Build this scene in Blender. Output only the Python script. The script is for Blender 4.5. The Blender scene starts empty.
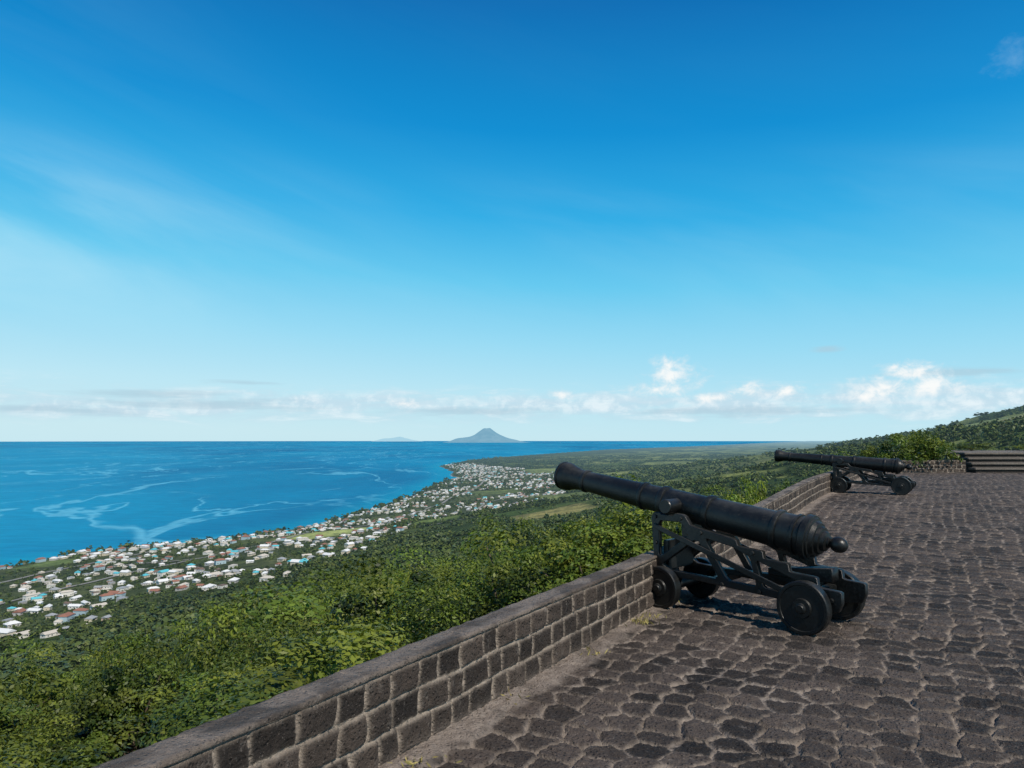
import bpy, math, random, gc, bmesh
import numpy as np
from mathutils import Vector, Matrix, kdtree
rng = np.random.default_rng(11)
random.seed(5)
scene = bpy.context.scene
COL = scene.collection

# ------------------------------------------------------------ helpers
def link(o):
    COL.objects.link(o); return o

def np_mesh(name, V, F, mats=(), attrs=None, smooth=True):
    V = np.asarray(V, dtype=np.float32); F = np.asarray(F, dtype=np.int32)
    k = F.shape[1]
    me = bpy.data.meshes.new(name)
    me.vertices.add(len(V)); me.vertices.foreach_set("co", V.ravel())
    me.loops.add(F.size); me.loops.foreach_set("vertex_index", F.ravel())
    me.polygons.add(len(F))
    me.polygons.foreach_set("loop_start", np.arange(0, F.size, k, dtype=np.int32))
    me.polygons.foreach_set("loop_total", np.full(len(F), k, dtype=np.int32))
    me.polygons.foreach_set("use_smooth", np.full(len(F), smooth, dtype=bool))
    for m in mats: me.materials.append(m)
    me.update(calc_edges=True)
    if attrs:
        for an, arr in attrs.items():
            a = me.color_attributes.new(an, 'BYTE_COLOR', 'POINT')
            c = np.ones((len(V), 4), dtype=np.float32)
            arr = np.asarray(arr)
            c[:, :arr.shape[1]] = np.clip(arr, 0, 1)
            a.data.foreach_set("color", c.ravel())
    return me

def grid_faces(nr, nc):
    i = np.arange(nr - 1)[:, None] * nc + np.arange(nc - 1)[None, :]
    i = i.ravel()
    return np.stack([i, i + 1, i + nc + 1, i + nc], 1)

def hash2(ix, iy, seed=0):
    ix = ix.astype(np.int64).astype(np.uint32); iy = iy.astype(np.int64).astype(np.uint32)
    with np.errstate(over='ignore'):
        h = ix * np.uint32(374761393) + iy * np.uint32(668265263) + np.uint32((seed * 2246822519 + 12345) & 0xffffffff)
        h = (h ^ (h >> np.uint32(13))) * np.uint32(1274126177)
        h = (h ^ (h >> np.uint32(15))) * np.uint32(2246822519)
        h = h ^ (h >> np.uint32(13))
    return h.astype(np.float64) / 4294967295.0

def vnoise(x, y, seed=0):
    x = np.asarray(x, dtype=np.float64); y = np.asarray(y, dtype=np.float64)
    ix = np.floor(x); iy = np.floor(y)
    fx = x - ix; fy = y - iy
    fx = fx * fx * (3 - 2 * fx); fy = fy * fy * (3 - 2 * fy)
    a = hash2(ix, iy, seed); b = hash2(ix + 1, iy, seed)
    c = hash2(ix, iy + 1, seed); d = hash2(ix + 1, iy + 1, seed)
    return (a * (1 - fx) + b * fx) * (1 - fy) + (c * (1 - fx) + d * fx) * fy

def fbm(x, y, seed=0, oct=4):
    s = 0; a = .5; t = 0
    x = np.asarray(x, dtype=np.float64); y = np.asarray(y, dtype=np.float64)
    for o in range(oct):
        s = s + a * vnoise(x, y, seed + o * 17); t += a
        x, y = (x * 1.6 + y * 1.2) + 3.1, (y * 1.6 - x * 1.2) + 7.7
        a *= .5
    return s / t

def sstep(x, a=0., b=1.):
    t = np.clip((np.asarray(x, dtype=np.float64) - a) / (b - a), 0, 1)
    return t * t * (3 - 2 * t)

def tag(o, label, cat, group=None, kind=None):
    o["label"] = label; o["category"] = cat
    if group: o["group"] = group
    if kind: o["kind"] = kind

# ------------------------------------------------------------ node helpers
class NT:
    def __init__(s, nt): s.nt = nt; s.n = nt.nodes; s.l = nt.links
    def new(s, t, **k):
        n = s.n.new(t)
        for a, b in k.items(): setattr(n, a, b)
        return n
    def put(s, sock, v):
        if isinstance(v, bpy.types.NodeSocket): s.l.new(v, sock)
        elif isinstance(v, (tuple, list)):
            if len(v) == 3 and sock.type == 'RGBA': v = (*v, 1)
            sock.default_value = v
        else: sock.default_value = v
    def m(s, op, a, b=None, c=None, clamp=False):
        n = s.new('ShaderNodeMath', operation=op, use_clamp=clamp)
        s.put(n.inputs[0], a)
        if b is not None: s.put(n.inputs[1], b)
        if c is not None: s.put(n.inputs[2], c)
        return n.outputs[0]
    def vm(s, op, a, b=None, out=0):
        n = s.new('ShaderNodeVectorMath', operation=op)
        s.put(n.inputs[0], a)
        if b is not None: s.put(n.inputs[1], b)
        return n.outputs[out]
    def mix(s, f, a, b, bt='MIX'):
        n = s.new('ShaderNodeMix', data_type='RGBA', blend_type=bt)
        s.put(n.inputs[0], f); s.put(n.inputs[6], a); s.put(n.inputs[7], b)
        return n.outputs[2]
    def noise(s, v, scale, detail=4, rough=.55, dist=0., out=0):
        n = s.new('ShaderNodeTexNoise')
        s.put(n.inputs['Vector'], v); n.inputs['Scale'].default_value = scale
        n.inputs['Detail'].default_value = detail; n.inputs['Roughness'].default_value = rough
        n.inputs['Distortion'].default_value = dist
        return n.outputs[out]
    def ss(s, v, a, b, c=0., d=1.):
        n = s.new('ShaderNodeMapRange', interpolation_type='SMOOTHSTEP')
        s.put(n.inputs[0], v); n.inputs[1].default_value = a; n.inputs[2].default_value = b
        n.inputs[3].default_value = c; n.inputs[4].default_value = d
        return n.outputs[0]
    def ramp(s, v, stops):
        n = s.new('ShaderNodeValToRGB'); s.put(n.inputs[0], v); cr = n.color_ramp
        while len(cr.elements) < len(stops): cr.elements.new(.5)
        for e, (p, c) in zip(cr.elements, stops): e.position = p; e.color = (*c, 1)
        return n.outputs[0]
    def sep(s, v):
        n = s.new('ShaderNodeSeparateXYZ'); s.put(n.inputs[0], v); return n.outputs
    def comb(s, x, y, z):
        n = s.new('ShaderNodeCombineXYZ')
        for i, a in enumerate((x, y, z)): s.put(n.inputs[i], a)
        return n.outputs[0]
    def attr(s, name):
        n = s.new('ShaderNodeAttribute', attribute_name=name); return n
    def bump(s, h, strength=.5, dist=.01):
        n = s.new('ShaderNodeBump'); s.put(n.inputs['Height'], h)
        n.inputs['Strength'].default_value = strength; n.inputs['Distance'].default_value = dist
        return n.outputs[0]

def new_mat(name):
    m = bpy.data.materials.new(name); m.use_nodes = True
    nt = NT(m.node_tree); p = m.node_tree.nodes['Principled BSDF']
    return m, nt, p

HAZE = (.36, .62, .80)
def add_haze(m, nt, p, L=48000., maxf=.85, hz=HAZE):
    """aerial haze painted into the material as emission, by distance from the fort hill"""
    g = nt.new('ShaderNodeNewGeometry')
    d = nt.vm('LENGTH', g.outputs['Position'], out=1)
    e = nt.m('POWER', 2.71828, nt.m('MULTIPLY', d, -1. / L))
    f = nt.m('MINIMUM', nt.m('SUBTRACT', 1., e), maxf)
    em = nt.new('ShaderNodeEmission'); em.inputs[0].default_value = (*hz, 1); em.inputs[1].default_value = 1.  # haze light painted over the surface colour as a glow
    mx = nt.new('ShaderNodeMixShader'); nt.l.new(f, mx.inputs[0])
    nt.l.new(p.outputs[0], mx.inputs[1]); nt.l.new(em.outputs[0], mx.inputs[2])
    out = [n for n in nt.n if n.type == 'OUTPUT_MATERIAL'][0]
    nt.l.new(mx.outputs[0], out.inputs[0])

# ------------------------------------------------------------ camera, light
cam_d = bpy.data.cameras.new("camera"); cam = link(bpy.data.objects.new("camera", cam_d))
cam.location = (0, 0, 1.6); cam.rotation_euler = (math.radians(90 + 4.06), 0, 0)
cam_d.sensor_width = 36; cam_d.lens = 26.72; cam_d.clip_start = .05; cam_d.clip_end = 120000
scene.camera = cam
SUN_EL = math.radians(47)
sd = Vector((.46, -.62, 0)).normalized() * math.cos(SUN_EL); sd.z = math.sin(SUN_EL)
sun_d = bpy.data.lights.new("sun", 'SUN'); sun_d.energy = 5.0; sun_d.angle = math.radians(.5); sun_d.color = (1, .93, .82)
sun = link(bpy.data.objects.new("sun", sun_d)); sun.rotation_euler = sd.to_track_quat('Z', 'Y').to_euler()
scene.view_settings.view_transform = 'Standard'; scene.view_settings.look = 'None'; scene.view_settings.exposure = 0

# ------------------------------------------------------------ world: sky + clouds
w = bpy.data.worlds.new("World"); scene.world = w; w.use_nodes = True
W = NT(w.node_tree); bg = w.node_tree.nodes['Background']
sky = W.new('ShaderNodeTexSky', sky_type='NISHITA'); sky.sun_disc = False
sky.sun_elevation = SUN_EL; sky.sun_rotation = math.atan2(sd.x, sd.y)
sky.altitude = 200; sky.air_density = 1.0; sky.dust_density = .4; sky.ozone_density = 3.0
tc = W.new('ShaderNodeTexCoord'); D = tc.outputs['Generated']
dx, dy, dz = W.sep(D)
az = W.m('ARCTAN2', dx, dy)
hl = W.m('SQRT', W.m('ADD', W.m('MULTIPLY', dx, dx), W.m('MULTIPLY', dy, dy)))
el = W.m('DIVIDE', dz, hl)
rel = W.m('ADD', el, W.m('MULTIPLY', W.ss(az, -.8, .5, -1., 1.), .022))
rmp = W.ramp(rel, [(0., (.58, .82, .90)), (.06, (.50, .80, .92)), (.13, (.32, .72, .92)), (.21, (.13, .60, .89)), (.30, (.025, .43, .81)), (.42, (.0, .28, .67)), (.60, (.0, .16, .48)), (1., (.0, .075, .28))])
skyc = W.mix(.94, sky.outputs[0], W.vm('SCALE', rmp))
sc_n = [n for n in W.n if n.type == 'VECT_MATH' and n.operation == 'SCALE'][0]; sc_n.inputs['Scale'].default_value = 10.
pv = W.comb(W.m('MULTIPLY', az, 11.), W.m('MULTIPLY', el, 60.), 0.)
n1 = W.noise(pv, 1.0, 8, .62, .3)
band = W.m('MULTIPLY', W.ss(el, .006, .028), W.ss(el, .042, .088, 1., 0.))
lowd = W.m('MULTIPLY', W.ss(W.m('ADD', n1, W.m('MULTIPLY', W.m('SUBTRACT', band, 1.), .25)), .31, .60), band)
pv2 = W.comb(W.m('MULTIPLY', az, 60.), W.m('MULTIPLY', el, 75.), 3.)
n2 = W.noise(pv2, .80, 7, .62, .3)
n2c = W.m('SUBTRACT', n2, .5)
def puff(u, v, ru, rv):
    a = math.atan((u - 512) / 760); e = (438 - v) / 760 * math.cos(a)
    x = W.m('DIVIDE', W.m('SUBTRACT', az, a), ru / 760)
    y = W.m('DIVIDE', W.m('SUBTRACT', el, e), rv / 760)
    return W.m('SUBTRACT', 1., W.m('SQRT', W.m('ADD', W.m('MULTIPLY', x, x), W.m('MULTIPLY', y, y))))
def maxall(l):
    r = l[0]
    for x in l[1:]: r = W.m('MAXIMUM', r, x)
    return r
pf = maxall([puff(674, 375, 38, 22), puff(660, 389, 38, 12), puff(750, 391, 34, 12), puff(787, 392, 24, 10), puff(918, 370, 36, 15),
             puff(884, 388, 44, 14), puff(938, 385, 42, 14), puff(862, 396, 28, 10), puff(560, 394, 20, 8), puff(405, 404, 26, 8), puff(715, 398, 36, 8)])
cum = W.ss(W.m('ADD', pf, W.m('MULTIPLY', n2c, 2.3)), .05, 1.05)
bk = maxall([puff(740, 403, 170, 17), puff(930, 398, 150, 21), puff(560, 405, 160, 14), puff(330, 402, 150, 13), puff(120, 407, 160, 10)])
bank = W.m('MULTIPLY', W.ss(W.m('ADD', bk, W.m('MULTIPLY', W.m('SUBTRACT', n1, .5), 2.3)), -.15, .95), .68)
pv3 = W.comb(W.m('MULTIPLY', az, 14.), W.m('MULTIPLY', el, 130.), 9.)
n3 = W.noise(pv3, 1., 5, .6)
gf = maxall([puff(150, 394, 85, 6), puff(245, 383, 40, 3), puff(955, 372, 60, 6), puff(830, 349, 20, 5), puff(215, 405, 130, 8), puff(740, 411, 130, 7), puff(480, 411, 120, 6), puff(60, 410, 90, 6)])
gry = W.m('MULTIPLY', W.ss(W.m('ADD', gf, W.m('MULTIPLY', W.m('SUBTRACT', n3, .5), 1.8)), .0, .9), .6)
rot = W.comb(W.m('ADD', W.m('MULTIPLY', az, 1.8), W.m('MULTIPLY', el, 2.)), W.m('ADD', W.m('MULTIPLY', el, 5.5), W.m('MULTIPLY', az, 1.2)), 5.)
n4 = W.noise(rot, 1.4, 6, .54, .4)
cm = W.m('MULTIPLY', W.ss(az, -.7, -.15, 1., .2), W.m('MULTIPLY', W.ss(el, .08, .2), W.ss(el, .28, .38, 1., 0.08)))
cir = W.m('MULTIPLY', W.m('MULTIPLY', W.ss(n4, .34, .74), cm), .48)
pl = W.m('MULTIPLY', W.ss(W.m('ADD', puff(1030, 45, 26, 22), W.m('MULTIPLY', n2c, 2.)), .1, 1.2), .14)
c1 = W.mix(cir, skyc, (6.0, 8.7, 9.6))
c1 = W.mix(pl, c1, (6.5, 8.8, 9.6))
c2 = W.mix(W.m('MULTIPLY', lowd, .58), c1, W.mix(W.ss(n1, .45, .70), (5.1, 7.1, 8.2), (8.2, 9.2, 9.6)))
c2 = W.mix(bank, c2, W.mix(W.ss(n2, .4, .65), (5.6, 7.3, 8.4), (8.5, 9.3, 9.7)))
c3 = W.mix(gry, c2, (4.2, 6.0, 7.1))
shade = W.ss(W.m('ADD', pf, W.m('MULTIPLY', n2c, 2.2)), .0, 1.2)
c4 = W.mix(W.m('MULTIPLY', cum, .92), c3, W.mix(shade, (5.9, 7.5, 8.5), (9.9, 9.9, 9.7)))
W.put(bg.inputs[0], c4); bg.inputs[1].default_value = .1

# ------------------------------------------------------------ site layout (metres; platform near the camera is z=0)
SEA = -230.
A0 = np.array([1.19, 7.07]); T = np.array([.490, .872]); N = np.array([-.872, .490])
def wall_s(x, y): return (x - A0[0]) * N[0] + (y - A0[1]) * N[1]
def zplat(y): return .25 * sstep(y, 8, 18)
CY = [-6000, -2000, 300, 900, 1313, 1492, 1676, 1893, 2514, 3592, 4400, 5300, 6286, 8000, 10354, 14668, 22000, 40000, 60000, 90000]
CX = [-1500, -1300, -1120, -1000, -900, -880, -700, -560, -440, -385, -330, -420, -590, -440, 245, 1698, 5442, 13800, 23500, 38000]
def coast(y):
    return np.interp(y, CY, CX) + 30 * (fbm(y / 160., y * 0, 5, 3) - .5) * 2
def inland(x, y): return x - coast(y)
def height(x, y):
    x = np.asarray(x, dtype=np.float64); y = np.asarray(y, dtype=np.float64)
    i = inland(x, y); ip = np.maximum(i, 0)
    yy = np.maximum(y, 0)
    sl = .08 / (1 + (yy / 4000.) ** 2)
    q = 3.75e-5 * np.where(yy > 2600, np.exp(-((yy - 2600) / 1700.) ** 2), 1.)
    q = q * sstep(ip, 0, 900)
    g = sl * ip + q * np.minimum(ip, 4200) ** 2
    rug = fbm(x / 420. + y / 900., y / 700., 3, 5) - .5
    g = g * (1 + .28 * rug * sstep(ip, 400, 1500)) + 9 * (fbm(x / 120., y / 120., 9, 3) - .5) * sstep(ip, 60, 400)
    edge = 7 * sstep(i, 0, 30)
    base = np.where(i > 0, SEA + edge + g, SEA + i * .12)
    s = wall_s(x, y)
    r = np.sqrt(np.maximum(s - .5, 0) ** 2 + np.maximum(y - 39, 0) ** 2 + np.maximum(x - 34, 0) ** 2)
    top = -.5 - 1.3 * sstep(r, 0, 2.)
    k = np.exp(-r / 175.)
    return base * (1 - k) + top * k

# ------------------------------------------------------------ materials
def foliage_mat(name, dark, light, haze=False, transl=True):
    m, nt, p = new_mat(name)
    a = nt.attr("tone"); r, g, b = nt.sep(a.outputs['Vector'])
    oi = nt.new('ShaderNodeObjectInfo')
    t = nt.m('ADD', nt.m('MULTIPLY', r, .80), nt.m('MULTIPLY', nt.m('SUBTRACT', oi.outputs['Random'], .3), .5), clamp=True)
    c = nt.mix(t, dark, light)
    hs = nt.new('ShaderNodeHueSaturation'); nt.put(hs.inputs['Color'], c)
    nt.put(hs.inputs['Hue'], nt.m('ADD', .475, nt.m('MULTIPLY', g, .045)))
    nt.put(p.inputs['Base Color'], hs.outputs[0])
    p.inputs['Roughness'].default_value = .5; p.inputs['Specular IOR Level'].default_value = .25
    if transl:
        tr = nt.new('ShaderNodeBsdfTranslucent'); nt.put(tr.inputs[0], nt.mix(1., hs.outputs[0], (1.5, 1.5, .5), 'MULTIPLY'))
        mx = nt.new('ShaderNodeMixShader'); mx.inputs[0].default_value = .25
        nt.l.new(p.outputs[0], mx.inputs[1]); nt.l.new(tr.outputs[0], mx.inputs[2])
        out = [n for n in nt.n if n.type == 'OUTPUT_MATERIAL'][0]; nt.l.new(mx.outputs[0], out.inputs[0])
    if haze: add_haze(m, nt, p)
    return m
leaf_near = foliage_mat("leaves_near", (.012, .026, .005), (.170, .215, .030))
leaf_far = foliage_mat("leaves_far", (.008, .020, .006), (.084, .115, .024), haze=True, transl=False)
leaf_shrub = foliage_mat("leaves_shrub", (.05, .08, .012), (.20, .26, .03))
m, nt, p = new_mat("bark"); bark = m
g = nt.new('ShaderNodeTexCoord')
nt.put(p.inputs['Base Color'], nt.mix(nt.noise(g.outputs['Object'], 9, 5), (.05, .035, .022), (.16, .12, .085)))
p.inputs['Roughness'].default_value = .9

def stone_mat(name, c_dark, c_light, mortar, pitsc=42., mlo=.2):
    m, nt, p = new_mat(name)
    tc = nt.new('ShaderNodeTexCoord'); O = tc.outputs['Object']
    a = nt.attr("pat"); mo, idr, ex = nt.sep(a.outputs['Vector'])
    nA = nt.noise(O, .7, 5, .65); nB = nt.noise(O, 19., 6, .72); nC = nt.noise(O, 85., 4, .7)
    t = nt.m('ADD', nt.m('MULTIPLY', idr, .65), nt.m('MULTIPLY', nB, .5))
    t = nt.m('ADD', t, nt.m('MULTIPLY', nt.m('SUBTRACT', nA, .5), .9))
    c = nt.mix(nt.ss(t, .10, 1.05), c_dark, c_light)
    v = nt.new('ShaderNodeTexVoronoi'); nt.put(v.inputs['Vector'], O); v.inputs['Scale'].default_value = pitsc
    pit = nt.ss(v.outputs['Distance'], .0, .45)
    c = nt.mix(nt.m('MULTIPLY', nt.m('SUBTRACT', 1., pit), .75), c, (.008, .0065, .0055))
    c = nt.mix(nt.ss(nC, .58, .74, 0., .6), c, (.34, .29, .25))
    c = nt.mix(nt.m('MULTIPLY', nt.ss(nt.noise(O, 8., 6, .78), .56, .70), .42), c, (.27, .235, .205))
    mc = nt.mix(nt.noise(O, 16., 6, .85), tuple(x * .35 for x in mortar), mortar)
    mf = nt.m('MULTIPLY', mo, nt.ss(nt.noise(O, 2.2, 5, .7), .34, .58, mlo, 1.))
    c = nt.mix(mf, c, mc)
    c = nt.mix(ex, c, nt.mix(nt.noise(O, 24., 6, .8), (.08, .062, .052), (.48, .40, .335)))
    nt.put(p.inputs['Base Color'], c)
    nt.put(p.inputs['Roughness'], nt.ss(nB, .3, .7, .65, .95)); p.inputs['Specular IOR Level'].default_value = .3
    h = nt.m('ADD', nt.m('MULTIPLY', nB, 1.5), nt.m('ADD', nt.m('MULTIPLY', nC, .7), nt.m('MULTIPLY', pit, .6)))
    nt.put(p.inputs['Normal'], nt.bump(h, 1., .020))
    return m
cobble_mat = stone_mat("cobblestones", (.013, .0100, .0080), (.100, .077, .063), (.48, .40, .33), mlo=.32)
block_mat = stone_mat("wall_blocks", (.014, .0105, .0085), (.078, .059, .047), (.52, .435, .355), mlo=.6)
step_mat = stone_mat("step_stone", (.14, .12, .10), (.34, .30, .26), (.26, .22, .2))
dark_mat = stone_mat("riser_stone", (.03, .025, .021), (.10, .085, .072), (.1, .09, .08))

# ------------------------------------------------------------ platform paving
def cobble(x, y):
    p = (x * T[0] + y * T[1]); q = (x * N[0] + y * N[1])
    p = p + .08 * (vnoise(x * 1.9, y * 1.9, 31) - .5) + .028 * (vnoise(x * 8, y * 8, 33) - .5)
    q = q + .15 * (vnoise(x * 1.0 + 9, y * 1.0, 32) - .5) + .028 * (vnoise(x * 8, y * 8 + 4, 34) - .5)
    cw, ch = .215, .19
    j0 = np.floor(q / ch); i0 = np.floor(p / cw)
    f1 = np.full(x.shape, 1e9); f2 = np.full(x.shape, 1e9)
    s1x = np.zeros(x.shape); s1y = np.zeros(x.shape); s2x = np.zeros(x.shape); s2y = np.zeros(x.shape); idr = np.zeros(x.shape)
    for dj in (-1, 0, 1):
        j = j0 + dj
        off = hash2(j, j * 0, 77)
        for di in (-2, -1, 0, 1):
            i = i0 + di
            sx = (i + .5 + off + .54 * (hash2(i, j, 1) - .5)) * cw
            sy = (j + .5 + .20 * (hash2(i, j, 2) - .5)) * ch
            d = (p - sx) ** 2 + (q - sy) ** 2
            m1 = d < f1; m2 = (~m1) & (d < f2)
            f2 = np.where(m1, f1, np.where(m2, d, f2))
            s2x = np.where(m1, s1x, np.where(m2, sx, s2x)); s2y = np.where(m1, s1y, np.where(m2, sy, s2y))
            f1 = np.where(m1, d, f1); s1x = np.where(m1, sx, s1x); s1y = np.where(m1, sy, s1y)
            idr = np.where(m1, hash2(i, j, 3), idr)
    sep = np.sqrt((s2x - s1x) ** 2 + (s2y - s1y) ** 2) + 1e-6
    return (f2 - f1) / (2 * sep), idr

ys = np.concatenate([np.linspace(-3, 3.3, 90, endpoint=False), np.geomspace(3.3, 31, 980)])
ts = np.linspace(-.62, 1.02, 880)
PV = []; PP_ = []
for blk in np.array_split(ys, 6):
    Y = np.repeat(blk[:, None], len(ts), 1); X = ts[None, :] * np.where(Y < 3.3, 3.3 + .9 * (3.3 - Y), Y)
    e, idr = cobble(X, Y)
    e = e + .009 * (vnoise(X * 17, Y * 17, 41) - .5) * 2 + .007 * (vnoise(X * 45, Y * 45, 42) - .5) * 2
    g = 1 - np.exp(-np.maximum(e - .005, 0) / .0055)
    rough = (fbm(X * 10, Y * 10, 50, 5) - .5)
    fill = sstep(fbm(X * 1.6, Y * 1.6, 55, 3), .45, .70)          # some joints are nearly flush
    Z = zplat(Y) - .022 * (1 - .5 * fill) * (1 - g) + .011 * (idr - .5) * g + .032 * rough * (.4 + .6 * g) + .012 * (fbm(X * 50, Y * 50, 61, 2) - .5)
    Z += .03 * (fbm(X * .5, Y * .5, 71, 3) - .5) - .008
    s = wall_s(X, Y)
    strip = sstep(s + .05 * (fbm(X * 5, Y * 5, 80, 3) - .5) * 4, -.21, -.10)
    strip = strip * (.6 + .4 * sstep(fbm(X * 4, Y * 4, 83, 3), .38, .55))
    Z = Z * (1 - strip) + strip * (zplat(Y) - .01 + .035 * fbm(X * 14, Y * 14, 84, 4))
    mort = np.exp(-np.maximum(e - .0065, 0) / .0055) * (.6 + .4 * vnoise(X * 1.3, Y * 1.3, 90))
    PP_.append(np.stack([mort * (1 - strip), idr, strip * .85], -1).reshape(-1, 3).astype(np.float32))
    PV.append(np.stack([X, Y, Z], -1).reshape(-1, 3).astype(np.float32))
V = np.concatenate(PV); pat = np.concatenate(PP_)
F = grid_faces(len(ys), len(ts)).astype(np.int32)
cx = V[F[:, 0], 0]; cy_ = V[F[:, 0], 1]
F = F[(wall_s(cx, cy_) < .12) & (cy_ < 30.05) & (cx < 31)]
used = np.zeros(len(V), bool); used[F.ravel()] = True
remap = (np.cumsum(used) - 1).astype(np.int32)
plat = link(bpy.data.objects.new("platform_ground", np_mesh("platform_ground", V[used], remap[F], [cobble_mat], {"pat": pat[used]})))
plat["kind"] = "structure"; plat["label"] = "dark cobblestone paving of the fort gun platform"; plat["category"] = "ground"
del X, Y, Z, e, idr, g, rough, s, strip, mort, pat, V, F, cx, cy_, used, remap, PV, PP_; gc.collect()
print("platform ok")

# ------------------------------------------------------------ parapet wall
def wall_mesh(name, P0, dirv, nrm, avals, H=.46, Wd=.17):
    prof = [(0., h, 1., 0., 0) for h in np.linspace(-.06, H - .006, 60)]
    for k in range(1, 3):
        a = math.pi / 2 * k / 3
        prof.append((.006 - .006 * math.cos(a), H - .006 + .006 * math.sin(a), math.cos(a), math.sin(a), 1))
    for q in np.linspace(.006, Wd - .01, 18): prof.append((q, H, 0., 1., 1))
    for h in np.linspace(H - .01, -2.2, 14): prof.append((Wd, h, -1., 0., 2))
    prof = np.array(prof)
    na, npf = len(avals), len(prof)
    A = np.repeat(avals[:, None], npf, 1)
    Q, Hh, n1, n2, kind = [np.repeat(prof[None, :, k], na, 0) for k in range(5)]
    capz = .022
    crs = (H - capz) / 3.
    a2 = A + .02 * (vnoise(A * 4, Hh * 5, 12) - .5) * 2
    h2 = Hh + .012 * (vnoise(A * 2.3, Hh * 3, 13) - .5) * 2
    row = np.clip(np.floor(h2 / crs), -1, 2)
    bw = .215
    u = a2 / bw + hash2(row, row * 0, 5) + row * .5
    i = np.floor(u)
    b0 = i + .42 * (hash2(i, row, 6) - .5); b1 = i + 1 + .42 * (hash2(i + 1, row, 6) - .5)
    idd = np.where(u < b0, i - 1, np.where(u > b1, i + 1, i))
    incap = (Hh > H - capz) & (kind == 0)
    ed = np.minimum(np.abs(u - b0), np.abs(u - b1)) * bw
    er = np.abs(h2 - np.clip(np.round(h2 / crs), 0, 3) * crs)
    e = np.where(incap, .03, np.minimum(ed, er))
    ut = a2 / .30; it = np.floor(ut); bt = it + .4 * (hash2(it, it * 0, 8) - .5)
    e = np.where(kind == 1, np.minimum(np.abs(ut - bt) * .30, .03) + .002, e)
    e = e + .007 * (vnoise(A * 20, Hh * 20 + Q * 20, 14) - .5) + .005 * (vnoise(A * 50, Hh * 50 + Q * 50, 19) - .5)
    g = 1 - np.exp(-np.maximum(e - .004, 0) / .006)
    ids = hash2(idd, row, 9)
    flat = (kind == 1) | incap
    disp = np.where(flat, .003 + .005 * g, .018 * g - .012 + .010 * (ids - .5) * g)
    disp += np.where(flat, .014, .024) * (fbm(A * 14, Hh * 14 + Q * 14, 15, 5) - .5)
    XX = P0[0] + A * dirv[0] + (Q - disp * n1) * nrm[0]
    YY = P0[1] + A * dirv[1] + (Q - disp * n1) * nrm[1]
    ZZ = Hh + disp * n2 + zplat(P0[1] + A * dirv[1])
    mort = np.exp(-np.maximum(e - .005, 0) / .0055) * np.where(flat, .6, 1.)
    ex = np.where(flat, .16 + .40 * sstep(fbm(A * 3.5, Q * 9, 20, 4), .35, .62), 0)
    ex = np.maximum(ex, .7 * np.exp(-np.maximum(Hh, 0) / .02) * (kind == 0))
    pat = np.stack([mort, ids, ex], -1).reshape(-1, 3)
    return np_mesh(name, np.stack([XX, YY, ZZ], -1).reshape(-1, 3), grid_faces(na, npf), [block_mat], {"pat": pat})
av = np.concatenate([np.arange(-10, -6.2, .05), np.arange(-6.2, 3, .0085), np.arange(3, 27.2, .035)])
wl = link(bpy.data.objects.new("parapet_wall", wall_mesh("parapet_wall", A0, T, N, av)))
tag(wl, "long low parapet of dark volcanic stone blocks edging the platform", "wall")
wl2 = link(bpy.data.objects.new("stone_wall", wall_mesh("stone_wall", np.array([14.7, 30.1]), np.array([1., 0.]), np.array([0., 1.]), np.arange(0, 3.2, .03), H=.46, Wd=.4)))
tag(wl2, "short low stone wall closing the platform beside steps", "wall")

# ------------------------------------------------------------ steps and upper terrace
def box_verts(x0, x1, y0, y1, z0, z1):
    v = [(x0, y0, z0), (x1, y0, z0), (x1, y1, z0), (x0, y1, z0), (x0, y0, z1), (x1, y0, z1), (x1, y1, z1), (x0, y1, z1)]
    f = [(0, 3, 2, 1), (4, 5, 6, 7), (0, 1, 5, 4), (1, 2, 6, 5), (2, 3, 7, 6), (3, 0, 4, 7)]
    return v, f
def box_mesh(name, boxes, bevel=.008, mat=None):
    bm = bmesh.new()
    for b in boxes:
        v, f = box_verts(*b)
        vs = [bm.verts.new(q) for q in v]
        for q in f: bm.faces.new([vs[i] for i in q])
    bmesh.ops.bevel(bm, geom=list(bm.edges), offset=bevel, segments=2, affect='EDGES')
    me = bpy.data.meshes.new(name); bm.to_mesh(me); bm.free(); me.materials.append(mat); return me
st = bpy.data.objects.new("stone_steps", None); link(st); st.location = (22.9, 29.6, .25)
tag(st, "wide weathered stone steps rising from the cobbled platform", "steps")
for k in range(4):
    z1 = .19 * (k + 1)
    a = link(bpy.data.objects.new("riser", box_mesh("riser", [(-4.9 + .12 * k, 5.2, .42 * k + .06, .42 * (k + 1) + .03, -.3, z1 - .085)], .01, dark_mat))); a.parent = st
    a = link(bpy.data.objects.new("tread", box_mesh("tread", [(-4.95 + .12 * k, 5.25, .42 * k, .42 * (k + 1) + (.055 if k < 3 else .5), z1 - .083, z1)], .018, step_mat))); a.parent = st
ck = link(bpy.data.objects.new("upper_terrace_ground", box_mesh("upper_terrace_ground", [(18.5, 34, 31.9, 39, -.6, .97)], .03, step_mat)))
ck["kind"] = "structure"; ck["label"] = "raised stone terrace above the steps"; ck["category"] = "ground"

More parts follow.
